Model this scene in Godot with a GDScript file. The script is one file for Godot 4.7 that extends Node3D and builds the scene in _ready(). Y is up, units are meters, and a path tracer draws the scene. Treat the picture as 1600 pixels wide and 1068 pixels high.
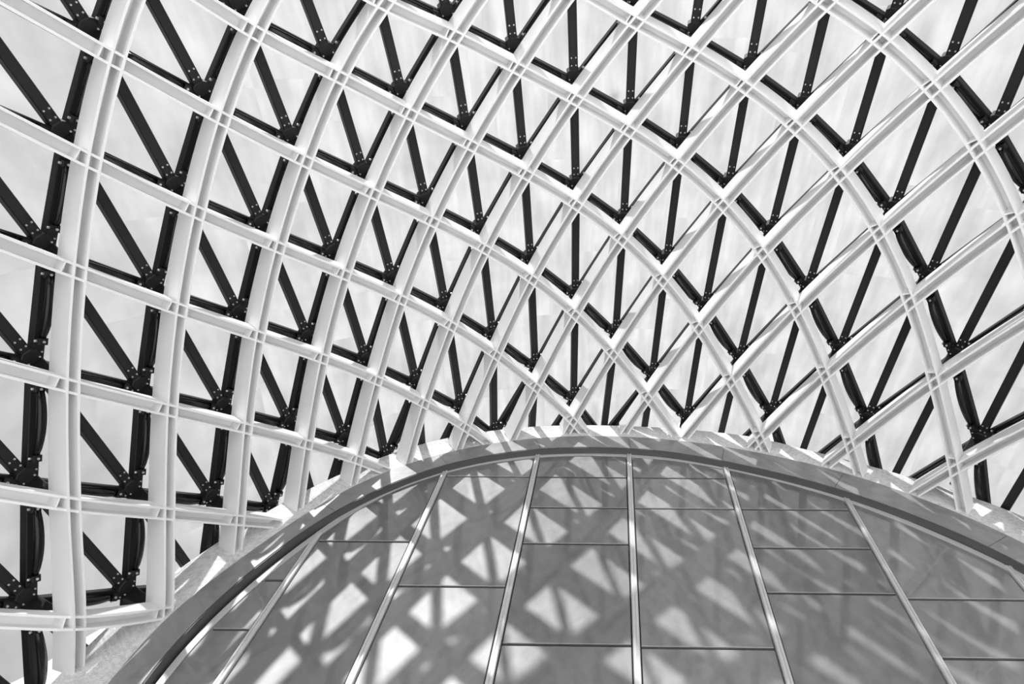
extends Node3D
# A glazed lattice vault springs from a wall that holds a large round window; the viewer stands on the floor inside and looks steeply up.
# Vault space: x to the right, y out of the wall towards the viewer, z up; one unit is the viewer's distance from the wall (6 m).

const UNIT := 6.0
const EYE := Vector3(0, 1.7, 6.0)
const BASE := -1.0            # the wall's face in vault space
const PANE_FOOT := -1.07      # the vault's panes are let in behind the wall's face
const GLASS := -1.02          # the face of the round window's panels
const CENTRE := Vector2(0.17, 0.88)
const RIB_GAP := [0.0215, 0.020]   # between the two flanges of a white rib, falling to the right and to the left
const RIB_DEEP := [0.042, 0.056]
const RIB_WEB := [0.027, 0.034]

# the vault: an ellipsoid, and the net of ribs drawn on it
const HUB := Vector3(0.28185, -0.52339, -0.03912)
const ROWS := [Vector3(0.73372, 0.07382, 0.06540), Vector3(0.0, 0.39722, 0.23263), Vector3(0.0, 0.0, 0.48992)]
const NET := [
	Vector3(-0.192, -0.464, 1.7357), Vector3(-0.5419, -1.1017, 0.1591), Vector3(0.1143, -0.3327, -0.2274), Vector3(0.0821, 0.1626, -0.0823), Vector3(-0.0684, 0.5446, -0.1144), Vector3(-0.1027, 0.3811, -0.0834),
	Vector3(0.6787, -0.6192, 0.4102), Vector3(-0.1559, -0.576, 0.3984), Vector3(-0.0841, 0.1741, -0.3374), Vector3(-0.0194, 1.576, -0.5088), Vector3(-0.2425, 1.3931, -0.3359),
	Vector3(-0.0006, -0.3375, -0.1697), Vector3(0.1255, -0.0469, -0.0591), Vector3(0.0207, 1.6987, -0.523), Vector3(-0.1267, 2.1108, -0.6786),
	Vector3(-0.0468, -0.1733, 0.0563), Vector3(0.0936, 0.8895, -0.3843), Vector3(0.1388, 1.7115, -0.5022),
	Vector3(0.039, 0.1953, -0.0804), Vector3(0.059, 0.7469, -0.2387), Vector3(0.0162, 0.1326, -0.058)]
const OFF := [Vector3(-0.0196, 0.0291, 0.0975), Vector3(-0.0488, -0.0207, -0.0043), Vector3(-0.0025, -0.0042, 0.0044), Vector3(0.0713, -0.0026, 0.0232), Vector3(-0.0116, 0.0155, 0.0431), Vector3(-0.0031, 0.009, 0.002)]
# the crossings in view: for each falling rib (j) the first and last crossing (i)
const SPAN := {-2: [2, 6], -1: [0, 8], 0: [-3, 7], 1: [-4, 6], 2: [-5, 5], 3: [-5, 3], 4: [-5, 1], 5: [-5, -1], 6: [-5, -3], 7: [-5, -4]}

# radius of the round window's edges against the angle from the right, in degrees
const R_OUTER := [Vector2(-90, 1.03), Vector2(0, 1.035), Vector2(36, 1.043), Vector2(51, 1.037), Vector2(63, 1.028), Vector2(72, 1.02), Vector2(92, 1.02), Vector2(104, 1.028), Vector2(117, 1.038), Vector2(131, 1.041), Vector2(142, 1.034), Vector2(151, 1.02), Vector2(161, 1.013), Vector2(176, 1.026), Vector2(220, 1.03), Vector2(270, 1.03)]
const R_BAND := [Vector2(-90, 0.955), Vector2(0, 0.962), Vector2(34, 0.96), Vector2(50, 0.943), Vector2(60, 0.935), Vector2(71, 0.93), Vector2(79, 0.934), Vector2(88, 0.946), Vector2(102, 0.958), Vector2(112, 0.971), Vector2(128, 0.981), Vector2(138, 0.978), Vector2(149, 0.971), Vector2(164, 0.962), Vector2(183, 0.967), Vector2(220, 0.96), Vector2(270, 0.955)]
const R_PANE := [Vector2(-90, 0.935), Vector2(0, 0.942), Vector2(33, 0.939), Vector2(46, 0.925), Vector2(60, 0.920), Vector2(70, 0.919), Vector2(79, 0.923), Vector2(88, 0.931), Vector2(97, 0.937), Vector2(111, 0.955), Vector2(127, 0.971), Vector2(138, 0.969), Vector2(147, 0.953), Vector2(156, 0.938), Vector2(166, 0.934), Vector2(182, 0.940), Vector2(220, 0.940), Vector2(270, 0.935)]
const R_WALL := [Vector2(-90, 1.15), Vector2(0, 1.19), Vector2(39, 1.168), Vector2(51, 1.14), Vector2(58, 1.122), Vector2(66, 1.115), Vector2(74, 1.122), Vector2(84, 1.106), Vector2(96, 1.101), Vector2(113, 1.12), Vector2(127, 1.132), Vector2(143, 1.117), Vector2(160, 1.112), Vector2(180, 1.13), Vector2(220, 1.15), Vector2(270, 1.15)]
const MULLIONS := [-0.674, -0.433, -0.178, 0.095, 0.373, 0.67, 0.95]
const SKEW := 0.128           # the cross joints run a little out of square with the bars
const JOINTS := [[1.234, 1.084, 0.7], [1.378, 0.72, 0.4], [1.682, 1.22, 0.72, 0.35], [1.682, 1.53, 1.376, 1.054, 0.7, 0.35], [1.682, 1.53, 1.05, 0.7, 0.35], [1.53, 1.368, 1.21, 0.75, 0.4], [1.196, 1.031, 0.6, 0.3], [1.031, 0.7]]

var node := {}
var seen := {}
var taken := {}
var M := {}
var rng := RandomNumberGenerator.new()


func _ready() -> void:
	set_camera_and_light()
	make_materials()
	spread_net()
	build_ground()
	build_wall()
	build_window()
	build_white_ribs()
	build_black_frame()
	build_panes()


func set_camera_and_light() -> void:
	var cam := Camera3D.new()
	cam.name = "camera"
	cam.fov = rad_to_deg(2.0 * atan(534.0 / 1050.0))
	cam.near = 0.05
	cam.far = 400.0
	var right := Vector3(0.98979, 0.142535, 0.0)
	var ahead := Vector3(-0.133864, 0.929576, -0.343466)
	right = (right - ahead * right.dot(ahead)).normalized()
	ahead = ahead.normalized()
	cam.transform = Transform3D(Basis(right, right.cross(ahead), -ahead), EYE)
	add_child(cam)
	cam.current = true
	var sky_mat := ProceduralSkyMaterial.new()
	sky_mat.sky_top_color = Color(0.97, 0.97, 0.97)
	sky_mat.sky_horizon_color = Color(0.55, 0.55, 0.55)
	sky_mat.sky_curve = 0.5
	sky_mat.sky_energy_multiplier = 1.4
	sky_mat.ground_bottom_color = Color(0.5, 0.5, 0.5)
	sky_mat.ground_horizon_color = Color(0.75, 0.75, 0.75)
	sky_mat.sun_angle_max = 1.0
	var sky := Sky.new()
	sky.sky_material = sky_mat
	var env := Environment.new()
	env.background_mode = Environment.BG_SKY
	env.sky = sky
	env.tonemap_mode = Environment.TONE_MAPPER_LINEAR
	env.tonemap_exposure = 1.02
	env.sdfgi_enabled = true
	env.ssao_enabled = true
	env.ssil_enabled = true
	var we := WorldEnvironment.new()
	we.name = "world_environment"
	we.environment = env
	add_child(we)
	var sun := DirectionalLight3D.new()
	sun.name = "sun"
	sun.light_energy = 2.6
	sun.light_angular_distance = 1.2
	sun.shadow_enabled = true
	sun.sky_mode = DirectionalLight3D.SKY_MODE_LIGHT_ONLY
	var towards := Vector3(-0.27, 0.52, 0.81).normalized()      # towards the sun
	sun.transform = Transform3D(Basis.looking_at(-towards, Vector3.UP), Vector3(-8, 20, 16))
	add_child(sun)


# ---------------------------------------------------------------- small helpers

func world(p: Vector3) -> Vector3:          # vault space to metres
	return Vector3(p.x, p.z, p.y) * UNIT + EYE

func way(p: Vector3) -> Vector3:            # a direction in vault space
	return Vector3(p.x, p.z, p.y)

func numbered(called: String) -> String:
	if not taken.has(called):
		taken[called] = 0
		return called
	taken[called] += 1
	return "%s_%03d" % [called, taken[called]]

func thing(called: String, label: String, category: String, at: Vector3, group := "") -> Node3D:
	var o := Node3D.new()
	o.name = numbered(called)
	add_child(o)
	o.position = at
	o.set_meta("label", label)
	o.set_meta("category", category)
	if group:
		o.set_meta("group", group)
	return o

func new_st() -> SurfaceTool:
	var st := SurfaceTool.new()
	st.begin(Mesh.PRIMITIVE_TRIANGLES)
	st.set_smooth_group(-1)
	return st

func part(called: String, st: SurfaceTool, m: Material, parent: Node3D, stuff := false) -> MeshInstance3D:
	st.generate_normals()
	var o := MeshInstance3D.new()
	o.name = called
	o.mesh = st.commit()
	o.material_override = m
	parent.add_child(o, true)
	if stuff:
		o.set_meta("kind", "stuff")
	return o

# a triangle that faces away from «inside»
func tri(st: SurfaceTool, a: Vector3, b: Vector3, c: Vector3, inside: Vector3) -> void:
	if (c - a).cross(b - a).dot((a + b + c) / 3.0 - inside) < 0.0:
		var t := b
		b = c
		c = t
	st.add_vertex(a)
	st.add_vertex(b)
	st.add_vertex(c)

# rings of equal length, joined into a closed bar
func sweep(st: SurfaceTool, rings: Array, off: Vector3) -> void:
	var n: int = rings[0].size()
	var mids := []
	for r in rings:
		var c := Vector3.ZERO
		for p in r:
			c += p
		mids.append(c / n - off)
	for k in rings.size() - 1:
		var inside: Vector3 = (mids[k] + mids[k + 1]) / 2.0
		for q in n:
			var a: Vector3 = rings[k][q] - off
			var b: Vector3 = rings[k][(q + 1) % n] - off
			var c: Vector3 = rings[k + 1][q] - off
			var d: Vector3 = rings[k + 1][(q + 1) % n] - off
			tri(st, a, b, d, inside)
			tri(st, a, d, c, inside)
	for e in [0, rings.size() - 1]:
		var inner: Vector3 = mids[1] if e == 0 else mids[rings.size() - 2]
		for q in range(1, n - 1):
			tri(st, rings[e][0] - off, rings[e][q] - off, rings[e][q + 1] - off, inner)

# a rectangle about p: across by side, deep by out
func rect(p: Vector3, side: Vector3, out: Vector3, s0: float, s1: float, d0: float, d1: float) -> Array:
	return [p + side * s0 + out * d0, p + side * s1 + out * d0, p + side * s1 + out * d1, p + side * s0 + out * d1]

func bevel_rect(p: Vector3, side: Vector3, out: Vector3, w: float, d: float, c: float) -> Array:
	var r := []
	for q in [[-w, -d + c], [-w + c, -d], [w - c, -d], [w, -d + c], [w, d - c], [w - c, d], [-w + c, d], [-w, d - c]]:
		r.append(p + side * q[0] + out * q[1])
	return r

# a flat outline in the wall's plane (x, z of vault space), from depth y0 (front) to y1, with a small chamfer on the front edge
func slab(st: SurfaceTool, outline: PackedVector2Array, y0: float, y1: float, off: Vector3, chamfer := 0.0) -> void:
	var front := outline
	if chamfer > 0.0:
		var shrunk := Geometry2D.offset_polygon(outline, -chamfer, Geometry2D.JOIN_MITER)
		if shrunk.size() == 1 and shrunk[0].size() == outline.size():
			front = shrunk[0]
			var best := 0
			for k in front.size():
				if front[k].distance_to(outline[0]) < front[best].distance_to(outline[0]):
					best = k
			var turned := PackedVector2Array()
			for k in front.size():
				turned.append(front[(best + k) % front.size()])
			front = turned
	var w := func(v: Vector2, y: float) -> Vector3: return world(Vector3(v.x, y, v.y)) - off
	for pass_ in 2:
		var face := front if pass_ == 0 else outline
		var y := y0 if pass_ == 0 else y1
		var idx := Geometry2D.triangulate_polygon(face)
		for k in range(0, idx.size(), 3):
			var a: Vector3 = w.call(face[idx[k]], y)
			var b: Vector3 = w.call(face[idx[k + 1]], y)
			var c: Vector3 = w.call(face[idx[k + 2]], y)
			tri(st, a, b, c, (a + b + c) / 3.0 - Vector3(0, 0, 1 if pass_ == 0 else -1))
	var n := outline.size()
	var ccw := not Geometry2D.is_polygon_clockwise(outline)
	for k in n:
		var e := (k + 1) % n
		var edge := outline[e] - outline[k]
		var outward := Vector2(edge.y, -edge.x) if ccw else Vector2(-edge.y, edge.x)
		var mid: Vector3 = w.call((outline[k] + outline[e]) / 2.0 - outward.normalized() * 0.01, (y0 + y1) / 2.0)
		var yb := y0 - chamfer if front != outline else y0
		var a0: Vector3 = w.call(front[k], y0)
		var b0: Vector3 = w.call(front[e], y0)
		var a1: Vector3 = w.call(outline[k], yb)
		var b1: Vector3 = w.call(outline[e], yb)
		var a2: Vector3 = w.call(outline[k], y1)
		var b2: Vector3 = w.call(outline[e], y1)
		if front != outline:
			tri(st, a0, b0, b1, mid)
			tri(st, a0, b1, a1, mid)
		tri(st, a1, b1, b2, mid)
		tri(st, a1, b2, a2, mid)

func radius(table: Array, deg: float) -> float:
	for k in table.size() - 1:
		if deg <= table[k + 1].x:
			var p0: Vector2 = table[maxi(k - 1, 0)]
			var p1: Vector2 = table[k]
			var p2: Vector2 = table[k + 1]
			var p3: Vector2 = table[mini(k + 2, table.size() - 1)]
			var t := (deg - p1.x) / (p2.x - p1.x)
			var m1 := (p2.y - p0.y) / maxf(p2.x - p0.x, 1.0) * (p2.x - p1.x)
			var m2 := (p3.y - p1.y) / maxf(p3.x - p1.x, 1.0) * (p2.x - p1.x)
			return (2 * t * t * t - 3 * t * t + 1) * p1.y + (t * t * t - 2 * t * t + t) * m1 + (3 * t * t - 2 * t * t * t) * p2.y + (t * t * t - t * t) * m2
	return table[-1].y

func on_curve(table: Array, deg: float, add := 0.0) -> Vector2:
	return CENTRE + Vector2.from_angle(deg_to_rad(deg)) * (radius(table, deg) + add)

func arc(table: Array, from: float, to: float, step: float, add := 0.0) -> PackedVector2Array:
	var n := maxi(1, int(ceil(absf(to - from) / step)))
	var r := PackedVector2Array()
	for k in n + 1:
		r.append(on_curve(table, lerpf(from, to, float(k) / n), add))
	return r

# ---------------------------------------------------------------- materials

func plain(grey: float, rough: float, metal := 0.0) -> StandardMaterial3D:
	var m := StandardMaterial3D.new()
	m.albedo_color = Color(grey, grey, grey)
	m.roughness = rough
	m.metallic = metal
	return m

func noise_tex(freq: float, low: float, high: float, size := 512, octaves := 4, seed_ := 1, stretch := Vector2.ONE) -> ImageTexture:
	var n := FastNoiseLite.new()
	n.seed = seed_
	n.noise_type = FastNoiseLite.TYPE_SIMPLEX_SMOOTH
	n.frequency = 1.0
	n.fractal_octaves = octaves
	var im := Image.create(size, size, false, Image.FORMAT_RGB8)
	for y in size:
		for x in size:
			# wrap on a torus so that the repeat has no seam
			var u := TAU * x / size
			var v := TAU * y / size
			var s := n.get_noise_3d(cos(u) * freq * stretch.x + 7.0, sin(u) * freq * stretch.x + cos(v) * freq * stretch.y, sin(v) * freq * stretch.y)
			var g := clampf(lerpf(low, high, 0.5 + 0.75 * s), 0.0, 1.0)
			im.set_pixel(x, y, Color(g, g, g))
	return ImageTexture.create_from_image(im)

func make_materials() -> void:
	M.white = plain(0.955, 0.5)
	M.white_web = M.white
	M.black = plain(0.06, 0.55)
	M.gloss = plain(0.06, 0.25)
	M.bolt = plain(0.9, 0.3, 0.6)
	# plaster reveal round the window
	var p := plain(0.95, 0.9)
	p.albedo_texture = noise_tex(5.0, 0.88, 1.06, 512, 5, 3)
	p.uv1_triplanar = true
	p.uv1_world_triplanar = true
	p.uv1_scale = Vector3.ONE * 0.45
	p.heightmap_enabled = true
	p.heightmap_texture = noise_tex(22.0, 0.0, 1.0, 512, 3, 5)
	p.heightmap_scale = 1.2
	M.plaster = p
	# brushed grey metal of the window's rim and bars
	var r := plain(0.66, 0.42, 0.5)
	r.albedo_texture = noise_tex(2.0, 0.9, 1.04, 256, 4, 9)
	r.uv1_triplanar = true
	r.uv1_world_triplanar = true
	r.uv1_scale = Vector3.ONE * 0.3
	M.rim = r
	M.bar = plain(0.86, 0.38, 0.35)
	M.backing_and_shade = plain(0.34, 0.5, 0.3)  # grey of the joint backing and of the painted shade in the rim's step
	# frosted panels, a few tones
	M.panel = []
	for k in 4:
		var g := plain([0.6, 0.57, 0.62, 0.55][k], 0.52, 0.55)
		g.albedo_texture = noise_tex(2.2, 0.92, 1.04, 256, 5, 20 + k)
		g.uv1_triplanar = true
		g.uv1_world_triplanar = true
		g.uv1_scale = Vector3(0.4, 0.25, 0.4)
		g.clearcoat_enabled = true
		g.clearcoat = 1.0
		g.clearcoat_roughness = 0.06
		M.panel.append(g)
	M.floor = plain(0.84, 0.8)
	# weathered glass: clear sheet with a pale film of streaks
	M.pane = []
	for k in 3:
		var n := FastNoiseLite.new()
		n.seed = 40 + k
		n.frequency = 1.0
		n.fractal_octaves = 4
		var im := Image.create(256, 256, false, Image.FORMAT_RGBA8)
		for y in 256:
			for x in 256:
				var u := x / 256.0
				var v := y / 256.0
				var a := 0.5 + 0.5 * n.get_noise_3d(u * 9.0, v * 1.6, 3.0 + k) + 0.45 * n.get_noise_3d(u * 2.4, v * 2.4, 9.0)
				im.set_pixel(x, y, Color(0.4, 0.4, 0.4, clampf(0.32 + 0.14 * a, 0.0, 0.7)))
		var g := StandardMaterial3D.new()
		g.albedo_texture = ImageTexture.create_from_image(im)
		g.transparency = BaseMaterial3D.TRANSPARENCY_ALPHA
		g.roughness = 0.4
		g.cull_mode = BaseMaterial3D.CULL_DISABLED
		g.backlight_enabled = true
		g.backlight = Color(0.05, 0.05, 0.05)
		M.pane.append(g)

# ---------------------------------------------------------------- the net

func to_shell(p: Vector3) -> Vector3:
	var q := p - HUB
	return HUB + q / Vector3(ROWS[0].dot(q), ROWS[1].dot(q), ROWS[2].dot(q)).length()

func outward(p: Vector3) -> Vector3:
	var q := p - HUB
	var t := Vector3(ROWS[0].dot(q), ROWS[1].dot(q), ROWS[2].dot(q))
	return (ROWS[0] * t.x + ROWS[1] * t.y + ROWS[2] * t.z).normalized()

func poly(c: Array, degree: int, i: float, j: float) -> Vector3:
	var u := (i - 1.0) / 6.0
	var v := (j - 2.0) / 5.0
	var s := Vector3.ZERO
	var k := 0
	for a in degree + 1:
		for b in degree + 1 - a:
			s += c[k] * pow(u, a) * pow(v, b)
			k += 1
	return s

func spread_net() -> void:
	for j in SPAN:
		for i in range(SPAN[j][0], SPAN[j][1] + 1):
			# the vault flattens a little towards its foot on the left
			node[Vector2i(i, j)] = to_shell(poly(NET, 5, i, j)) * (1.0 - 0.06 * smoothstep(4.0, 7.2, j) * smoothstep(-1.0, -4.0, i))
			seen[Vector2i(i, j)] = true
	var four := [Vector2i(1, 0), Vector2i(-1, 0), Vector2i(0, 1), Vector2i(0, -1)]
	for ring in 5:                       # the net goes on past what is in view
		var fresh := {}
		var around := {}
		for q in node:
			for d in four:
				if not node.has(q + d):
					around[q + d] = true
		for q in around:
			var sum := Vector3.ZERO
			var weight := 0.0
			for d in four:
				if node.has(q - d) and node.has(q - d * 2) and node.has(q - d * 3):
					var a: Vector3 = node[q - d]
					var b: Vector3 = node[q - d * 2]
					sum += 2.0 * a - b + 0.7 * (a - 2.0 * b + node[q - d * 3])
					weight += 1.0
			for di in [Vector2i(1, 0), Vector2i(-1, 0)]:
				for dj in [Vector2i(0, 1), Vector2i(0, -1)]:
					if node.has(q - di) and node.has(q - dj) and node.has(q - di - dj):
						sum += 2.0 * (node[q - di] + node[q - dj] - node[q - di - dj])
						weight += 2.0
			if weight > 0.0:
				var p := to_shell(sum / weight)
				if p.y > -1.4 and p.y < 1.3:
					fresh[q] = p
		node.merge(fresh)

func black_node(q: Vector2i) -> Vector3:
	var p: Vector3 = node[q]
	return p + (poly(OFF, 2, q.x, q.y) if seen.has(q) else outward(p) * 0.122)

# the smooth run of a rib through its crossings, cut at the wall
func run(keys: Array) -> Array:
	var r := []           # [point, share] with share = crossing number + t
	for k in keys.size() - 1:
		var p1: Vector3 = node[keys[k]]
		var p2: Vector3 = node[keys[k + 1]]
		var p0: Vector3 = node[keys[k - 1]] if k > 0 else 2.0 * p1 - p2
		var p3: Vector3 = node[keys[k + 2]] if k + 2 < keys.size() else 2.0 * p2 - p1
		for s in 6:
			r.append([p1.cubic_interpolate(p2, p0, p3, s / 6.0), k + s / 6.0])
	r.append([node[keys[-1]], keys.size() - 1.0])
	var cut := []
	for k in r.size():
		if grounded(r[k][0]):
			if k > 0 and r[k - 1][0].y > BASE:
				var a: Vector3 = r[k - 1][0]
				var b: Vector3 = r[k][0]
				var t := (BASE - 0.004 - a.y) / (b.y - a.y)
				cut.append([a.lerp(b, t), lerpf(r[k - 1][1], r[k][1], t)])
			break
		cut.append(r[k])
	return cut

func ordinal(n: int) -> String:
	return ["first", "second", "third", "fourth", "fifth", "sixth", "seventh", "eighth", "ninth", "tenth", "eleventh", "twelfth", "thirteenth", "fourteenth", "fifteenth", "sixteenth", "seventeenth", "eighteenth", "nineteenth", "twentieth", "twenty-first", "twenty-second", "twenty-third", "twenty-fourth", "twenty-fifth"][n]

# at the wall: below its face and not past its outer edge
func grounded(p: Vector3) -> bool:
	var d := Vector2(p.x, p.z) - CENTRE
	var deg := rad_to_deg(d.angle())
	return p.y < BASE and (d.length() < radius(R_WALL, deg if deg > -90.0 else deg + 360.0) - 0.01 or p.y < -1.3)

# every line of the net in one direction, as the longest run of crossings without gaps, from the top down
func lines(step: Vector2i) -> Array:
	var all := {}
	for q in node:
		if not node.has(q - step):
			var keys := []
			var c: Vector2i = q
			while node.has(c):
				keys.append(c)
				if grounded(node[c]):
					break
				c += step
			var line: int = q.x * step.y - q.y * step.x
			if keys.size() > 1 and node[keys[0]].y > BASE and (not all.has(line) or all[line].size() < keys.size()):
				all[line] = keys
	return all.values()

# ---------------------------------------------------------------- setting

func build_ground() -> void:
	var st := new_st()
	slab_box(st, Vector3(-22, -0.3, -1.0), Vector3(22, 0.0, 30))
	var f := part("floor", st, M.floor, self)
	f.set_meta("kind", "structure")
	f.set_meta("label", "pale paved floor below the round window and the vault")

func slab_box(st: SurfaceTool, a: Vector3, b: Vector3) -> void:
	var r := []
	for z in [a.z, b.z]:
		r.append([Vector3(a.x, a.y, z), Vector3(b.x, a.y, z), Vector3(b.x, b.y, z), Vector3(a.x, b.y, z)])
	sweep(st, r, Vector3.ZERO)

func build_wall() -> void:
	var st := new_st()
	# a ring of plaster between the window's rim and the foot of the glazing, in quads
	var step := 2.0
	var a := -90.0
	while a < 270.0:
		var q := PackedVector2Array([on_curve(R_OUTER, a, -0.012), on_curve(R_WALL, a), on_curve(R_WALL, a + step), on_curve(R_OUTER, a + step, -0.012)])
		slab(st, q, BASE, BASE - 0.09, Vector3.ZERO)
		a += step
	var w := part("wall_front", st, M.plaster, self)
	w.set_meta("kind", "structure")
	w.set_meta("label", "white rough plaster ledge curving round the rim of the round window")

func build_window() -> void:
	var at := world(Vector3(CENTRE.x, BASE, CENTRE.y))
	var o := thing("round_skylight", "large round skylight of frosted panels in a grey metal rim below the lattice", "skylight", at)
	# backing seen in the joints
	var st := new_st()
	slab(st, arc(R_BAND, -90, 268, 2.0, 0.012), GLASS - 0.014, GLASS - 0.03, at)
	part("backing", st, M.backing_and_shade, o)
	# rim of curved metal panels, one per bay
	var angles := [-90.0, -62.0, -36.0, -10.0, 15.0]
	for k in range(MULLIONS.size() - 1, -1, -1):
		var x: float = MULLIONS[k] - CENTRE.x
		angles.append(rad_to_deg(acos(clampf(x / 0.99, -1, 1))))
	angles += [185.0, 210.0, 240.0, 270.0]
	angles.sort()
	for k in angles.size() - 1:
		var from: float = angles[k] + 0.035
		var to: float = angles[k + 1] - 0.035
		st = new_st()
		var outer := arc(R_OUTER, from, to, 2.0)
		var inner := arc(R_BAND, from, to, 2.0)
		for s in outer.size() - 1:
			slab(st, PackedVector2Array([inner[s], outer[s], outer[s + 1], inner[s + 1]]), BASE + 0.003, GLASS - 0.014, at)
		part("rim_panel", st, M.rim, o)
	# shade of the step down to the panels, painted as an added dark ring
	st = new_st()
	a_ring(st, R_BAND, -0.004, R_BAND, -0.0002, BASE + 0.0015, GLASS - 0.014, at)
	part("step_shade_ring", st, M.backing_and_shade, o)
	# bright flashing next to the panels
	st = new_st()
	a_ring(st, R_PANE, 0.002, R_PANE, 0.017, GLASS + 0.002, GLASS - 0.014, at)
	part("flashing", st, M.bar, o)
	# panels
	var disc := arc(R_PANE, -90, 268, 1.5)
	for bay in MULLIONS.size() + 1:
		var x0: float = MULLIONS[bay - 1] + 0.0098 if bay > 0 else -1.2
		var x1: float = MULLIONS[bay] - 0.0098 if bay < MULLIONS.size() else 1.4
		var cuts: Array = [2.2] + JOINTS[bay] + [-0.3]
		for k in cuts.size() - 1:
			var z1: float = cuts[k] - 0.0034
			var z0: float = cuts[k + 1] + 0.0034
			var bits := Geometry2D.intersect_polygons(PackedVector2Array([Vector2(x0, z0 + SKEW * x0), Vector2(x1, z0 + SKEW * x1), Vector2(x1, z1 + SKEW * x1), Vector2(x0, z1 + SKEW * x0)]), disc)
			for bit in bits:
				if bit.size() < 3:
					continue
				st = new_st()
				slab(st, bit, GLASS, GLASS - 0.012, at, 0.0008)
				part("panel", st, M.panel[(bay * 3 + k * 2) % 4], o)
	# metal bars between the bays
	for x in MULLIONS:
		var half := sqrt(maxf(0.93 * 0.93 - (x - CENTRE.x) * (x - CENTRE.x), 0.0))
		var deg := rad_to_deg(atan2(half, x - CENTRE.x))
		var top := CENTRE.y + sqrt(maxf(pow(radius(R_PANE, deg) + 0.014, 2) - pow(x - CENTRE.x, 2), 0.0))
		st = new_st()
		var rings := []
		for z in [CENTRE.y - half, top]:
			var r := []
			for q in [[-0.007, -0.012], [0.007, -0.012], [0.007, 0.003], [0.0055, 0.0055], [0.0014, 0.0055], [0.0008, 0.0035], [-0.0008, 0.0035], [-0.0014, 0.0055], [-0.0055, 0.0055], [-0.007, 0.003]]:
				r.append(world(Vector3(x + q[0], GLASS + q[1], z)))
			rings.append(r)
		sweep(st, rings, at)
		part("glazing_bar", st, M.bar, o)

func a_ring(st: SurfaceTool, t0: Array, add0: float, t1: Array, add1: float, y0: float, y1: float, at: Vector3) -> void:
	var a := -90.0
	while a < 270.0:
		slab(st, PackedVector2Array([on_curve(t0, a, add0), on_curve(t1, a, add1), on_curve(t1, a + 2.0, add1), on_curve(t0, a + 2.0, add0)]), y0, y1, at)
		a += 2.0

# ---------------------------------------------------------------- the white ribs

func build_white_ribs() -> void:
	for family in 2:
		var step := Vector2i(1, 0) if family == 0 else Vector2i(0, 1)
		for keys in lines(step):
			white_rib(keys, family)

func place(n: int, last: int, near_: String, far: String) -> String:
	if n < 0:
		return "%s out of sight past %s" % [ordinal(-n - 1), near_]
	if n > last:
		return "%s out of sight past %s" % [ordinal(n - last - 1), far]
	return ordinal(n)

func rib_label(keys: Array, family: int) -> String:
	if family == 0:
		var n: int = 7 - keys[0].y          # crossing row 7 is the lowest in view at the left edge
		return "white steel rib falling to the right, %s%s" % [place(n, 9, "the bottom left corner", "the top right corner"), " up from the bottom left corner" if n >= 0 and n <= 9 else ""]
	var m: int = keys[0].x + 5
	return "white steel rib falling to the left, %s%s" % [place(m, 13, "the left edge", "the right edge"), " counted from the left edge" if m >= 0 and m <= 13 else ""]

func white_rib(keys: Array, family: int) -> void:
	var pts := run(keys)
	if pts.size() < 3:
		return
	var at := world(pts[-1][0])
	var o := thing("lattice_rib", rib_label(keys, family), "steel rib", at, "white ribs falling to the right" if family == 0 else "white ribs falling to the left")
	var gap: float = RIB_GAP[family]
	var frames := []
	for k in pts.size():
		var p: Vector3 = pts[k][0]
		var along: Vector3 = (pts[mini(k + 1, pts.size() - 1)][0] - pts[maxi(k - 1, 0)][0]).normalized()
		var out := outward(p)
		var side := along.cross(out).normalized()
		frames.append([p, side, out, pts[k][1], along])
	for s in [-1.0, 1.0]:
		var rings := []
		for f in frames:
			rings.append(to_world(rect(f[0], f[1], f[2], s * gap / 2.0 - 0.0022, s * gap / 2.0 + 0.0022, 0.0 if family == 0 else -0.0004, RIB_DEEP[family])))
		var st := new_st()
		sweep(st, rings, at)
		part("flange", st, M.white, o)
	var web: float = RIB_WEB[family]
	for k in keys.size() - 1:
		var rings := []
		for f in frames:
			if f[3] >= k - 0.001 and f[3] <= k + 1.001:
				rings.append(to_world(rect(f[0], f[1], f[2], -gap / 2.0, gap / 2.0, web, web + 0.004)))
		if rings.size() > 1:
			var st := new_st()
			sweep(st, rings, at)
			part("web", st, M.white_web, o)
	if family == 0:                       # a splice plate across the trough shortly before each crossing
		for k in range(1, keys.size()):
			for q in frames.size() - 1:
				if frames[q][3] <= k - 0.13 and frames[q + 1][3] > k - 0.13:
					var f: Array = frames[q]
					var g: Array = frames[q + 1]
					var p: Vector3 = f[0].lerp(g[0], (k - 0.13 - f[3]) / (g[3] - f[3]))
					var rings := []
					for s in [-0.0015, 0.0015]:
						rings.append(to_world(rect(p + f[4] * s, f[1], f[2], -gap / 2.0, gap / 2.0, 0.003, web)))
					var st := new_st()
					sweep(st, rings, at)
					part("splice_plate", st, M.white, o)

func to_world(r: Array) -> Array:
	var w := []
	for p in r:
		w.append(world(p))
	return w

# ---------------------------------------------------------------- the black frame outside them

func near(q: Vector2i) -> bool:          # in view or one crossing away
	for a in [-1, 0, 1]:
		for b in [-1, 0, 1]:
			if seen.has(q + Vector2i(a, b)):
				return true
	return false

func build_black_frame() -> void:
	for family in 3:
		var step: Vector2i = [Vector2i(1, 0), Vector2i(0, 1), Vector2i(1, 1)][family]
		for keys in lines(step):
			black_line(keys, family)

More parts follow.
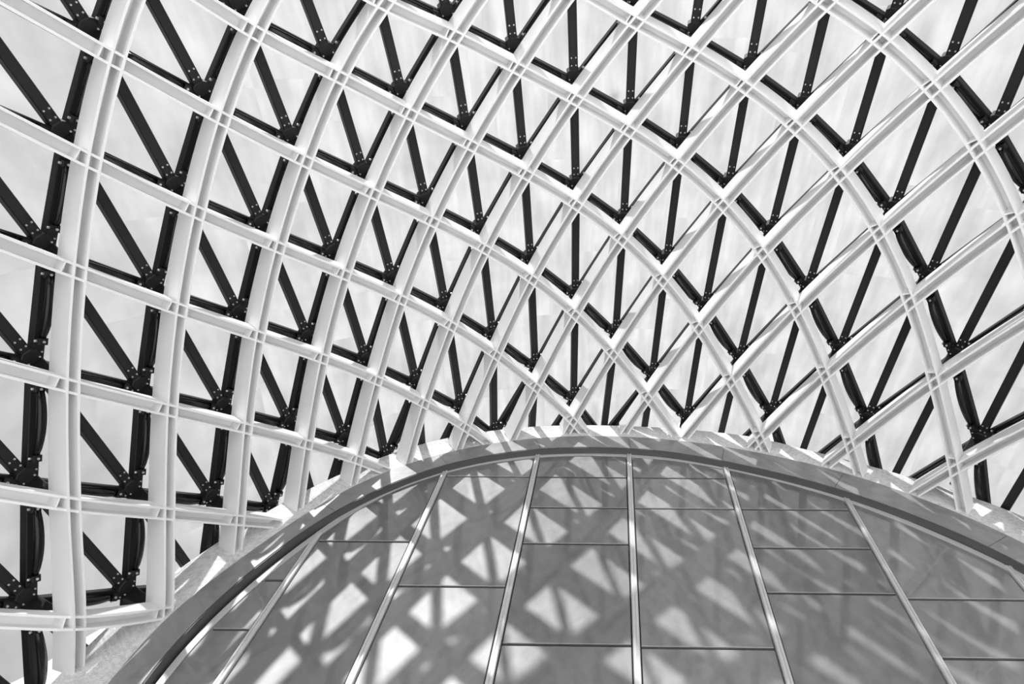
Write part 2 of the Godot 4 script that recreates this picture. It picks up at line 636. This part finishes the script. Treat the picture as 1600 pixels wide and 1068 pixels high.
func black_label(keys: Array, family: int) -> String:
	if family == 0:
		var n: int = 7 - keys[0].y
		if n >= 0 and n <= 9:
			return "black frame bar behind the %s white rib falling right, counted up from the bottom left" % ordinal(n)
		return "black frame bar falling to the right, %s" % place(n, 9, "the bottom left corner", "the top right corner")
	if family == 1:
		var m: int = keys[0].x + 5
		if m >= 0 and m <= 13:
			return "black frame bar behind the %s white rib falling left, counted from the left edge" % ordinal(m)
		return "black frame bar falling to the left, %s" % place(m, 13, "the left edge", "the right edge")
	var d: int = keys[0].x - keys[0].y
	if d == 0:
		return "straight black bar standing upright up the middle of the lattice"
	return "straight black diagonal bar through the lattice, %s line %s of the upright middle one" % [ordinal(absi(d) - 1), "right" if d > 0 else "left"]

func black_line(keys: Array, family: int) -> void:
	var at := world(node[keys[-1]])
	var called: String = "frame_bar" if family == 2 else "frame_rail"
	var o: Node3D = null
	for k in keys.size() - 1:
		var a := black_node(keys[k])
		var b := black_node(keys[k + 1])
		if grounded(a):
			continue
		var whole := true
		var full := a.distance_to(b)
		if b.y < BASE and a.y > BASE and grounded(b):
			b = a.lerp(b, (BASE + 0.002 - a.y) / (b.y - a.y))
			whole = a.distance_to(b) > full * 0.93
		if o == null:
			o = thing(called, black_label(keys, family), "frame bar", at, ["black bars behind the ribs falling to the right", "black bars behind the ribs falling to the left", "black diagonal bars"][family])
		var mid := (a + b) / 2.0
		var out := outward(to_shell(mid))
		var along := (b - a).normalized()
		out = (out - along * out.dot(along)).normalized()
		var side := along.cross(out).normalized()
		var w: float = [0.0105, 0.0105, 0.0097][family]
		var d: float = [0.0105, 0.0105, 0.0135][family]
		var st := new_st()
		sweep(st, [to_world(bevel_rect(a, side, out, w, d, 0.0015)), to_world(bevel_rect(b, side, out, w, d, 0.0015))], at)
		part("bar", st, M.black, o)
		if not (near(keys[k]) or near(keys[k + 1])):
			continue
		if family < 2:
			bow(a, b, full, along, side, out, o, at)
		else:
			for s in [0.045, 0.062]:
				bolt_pair(a.lerp(b, 1.0 - s / full), side, out, along, 0.005, -0.0135, o, at)
			if whole:
				gusset(b, node[keys[k + 1]], along, side, out, o, at)

# the bowed member on the inner face of a bar, held by a clamp at each end
func bow(a: Vector3, b: Vector3, full: float, along: Vector3, side: Vector3, out: Vector3, o: Node3D, at: Vector3) -> void:
	var length := a.distance_to(b)
	for s in [0.2, 0.78]:
		if s * full > length - 0.01:
			continue
		var c: Vector3 = a + along * float(s) * full - out * 0.016
		var st := new_st()
		sweep(st, [to_world(bevel_rect(c - along * 0.006, side, out, 0.0085, 0.0085, 0.002)), to_world(bevel_rect(c + along * 0.006, side, out, 0.0085, 0.0085, 0.002))], at)
		var clamp_ := part("clamp", st, M.black, o)
		st = new_st()
		bolt(st, c - out * 0.0085, -out, side, 0.0026, 0.0035, at)
		bolt(st, c + side * 0.0085, side, out, 0.0026, 0.004, at)
		part("bolts", st, M.bolt, clamp_, true)
	if length < full * 0.82:
		return
	var rings := []
	for k in 9:
		var t := k / 8.0
		var bulge := pow(sin(PI * lerpf(0.12, 0.97, t)), 0.6)
		var c := a + along * full * lerpf(0.21, 0.77, t) - out * (0.013 + 0.017 * bulge)
		var r := []
		for q in 8:
			r.append(c + side * cos(TAU * q / 8.0) * (0.004 + 0.006 * bulge) + out * sin(TAU * q / 8.0) * (0.003 + 0.004 * bulge))
		rings.append(to_world(r))
	var st := new_st()
	st.set_smooth_group(1)
	sweep(st, rings, at)
	part("bow", st, M.gloss, o)
	bolt_pair(a.lerp(b, 0.88), side, out, along, 0.005, -0.0105, o, at)

func bolt(st: SurfaceTool, p: Vector3, axis: Vector3, ref: Vector3, r: float, h: float, at: Vector3) -> void:
	var u := (ref - axis * ref.dot(axis)).normalized()
	var v := axis.cross(u)
	var rings := []
	for s in [[0.0, 1.0], [h * 0.75, 1.0], [h, 0.7]]:
		var ring := []
		for q in 6:
			ring.append(p + axis * s[0] + (u * cos(TAU * q / 6.0) + v * sin(TAU * q / 6.0)) * r * s[1])
		rings.append(to_world(ring))
	sweep(st, rings, at)

func bolt_pair(p: Vector3, side: Vector3, out: Vector3, along: Vector3, apart: float, deep: float, o: Node3D, at: Vector3) -> void:
	var st := new_st()
	for s in [-1.0, 1.0]:
		bolt(st, p + side * s * apart + out * deep, -out, along, 0.0019, 0.0025, at)
	part("bolts", st, M.bolt, o, true)

# the plate where three black bars meet, and the tapered arm that holds it off the crossing of the white ribs
func gusset(p: Vector3, q: Vector3, along: Vector3, side: Vector3, out: Vector3, o: Node3D, at: Vector3) -> void:
	var rings := []
	for d in [-0.0155, -0.014, 0.01]:
		var r := []
		for c in [[-0.02, -0.03], [-0.009, -0.036], [0.009, -0.036], [0.02, -0.03], [0.015, 0.004], [0.006, 0.016], [-0.006, 0.016], [-0.015, 0.004]]:
			var s := 0.94 if d == -0.0155 else 1.0
			r.append(p + side * c[0] * s * 0.8 + along * c[1] * s + out * d)
		rings.append(to_world(r))
	var st := new_st()
	sweep(st, rings, at)
	var g := part("gusset", st, M.black, o)
	st = new_st()
	for c in [[-0.011, -0.014], [0.011, -0.014], [0.0, 0.006]]:
		bolt(st, p + side * c[0] + along * c[1] - out * 0.0155, -out, side, 0.0019, 0.0025, at)
	part("bolts", st, M.bolt, g, true)
	var n := outward(q)
	st = new_st()
	rings = []
	for c in [[0.0, 0.017], [0.45, 0.013], [1.0, 0.0095]]:
		rings.append(to_world(bevel_rect(p.lerp(q + n * 0.044, c[0]), side, along, c[1], c[1] * 0.8, 0.002)))
	sweep(st, rings, at)
	part("standoff", st, M.black, o)

# ---------------------------------------------------------------- the glass

func build_panes() -> void:
	var o := Node3D.new()
	o.name = "ceiling"
	add_child(o)
	o.set_meta("kind", "structure")
	o.set_meta("label", "vault of weathered triangular glass panes outside the black frame")
	var count := 0
	for q in node:
		if not (near(q) or near(q + Vector2i(1, 1)) or near(q + Vector2i(1, -1)) or near(q + Vector2i(2, 0))):
			continue
		for bend in [Vector2i(1, 0), Vector2i(0, 1)]:
			var keys := [q, q + bend, q + Vector2i(1, 1)]
			if not (node.has(keys[1]) and node.has(keys[2])):
				continue
			var c := []
			for k in keys:
				var b := black_node(k)
				c.append(b + outward(node[k]) * 0.0205)
			var up: Vector3 = (c[1] - c[0]).cross(c[2] - c[0]).normalized()
			var poly_ := cut_at_wall(c)
			if poly_.size() < 3 or count >= 300:
				continue
			count += 1
			var st := new_st()
			var mid: Vector3 = (c[0] + c[1] + c[2]) / 3.0
			if up.dot(outward(to_shell(mid))) < 0.0:
				up = -up
			var shift := Vector2(rng.randf(), rng.randf())
			var at := world(mid)
			var thick := up * 0.002
			for k in range(1, poly_.size() - 1):
				pane_tri(st, [poly_[0], poly_[k], poly_[k + 1]], mid + thick * 0.5, at, shift)
				pane_tri(st, [poly_[0] + thick, poly_[k] + thick, poly_[k + 1] + thick], mid + thick * 0.5, at, shift)
			for k in poly_.size():
				var e: Vector3 = poly_[(k + 1) % poly_.size()]
				pane_tri(st, [poly_[k], e, e + thick], mid + thick * 0.5, at, shift)
				pane_tri(st, [poly_[k], e + thick, poly_[k] + thick], mid + thick * 0.5, at, shift)
			var pane := part("glass_pane", st, M.pane[count % 3], o)
			pane.position = at

func pane_tri(st: SurfaceTool, c: Array, inside: Vector3, at: Vector3, shift: Vector2) -> void:
	var mid: Vector3 = (c[0] + c[1] + c[2]) / 3.0
	var order := [0, 1, 2] if way((c[2] - c[0])).cross(way(c[1] - c[0])).dot(way(mid - inside)) > 0.0 else [0, 2, 1]
	for k in order:
		st.set_uv(Vector2(c[k].x, -c[k].y) * 2.5 + shift)
		st.add_vertex(world(c[k]) - at)

func cut_at_wall(c: Array) -> Array:
	var r := []
	for k in c.size():
		var a: Vector3 = c[k]
		var b: Vector3 = c[(k + 1) % c.size()]
		if a.y >= PANE_FOOT:
			r.append(a)
		if (a.y >= PANE_FOOT) != (b.y >= PANE_FOOT):
			r.append(a.lerp(b, (PANE_FOOT - a.y) / (b.y - a.y)))
	return r
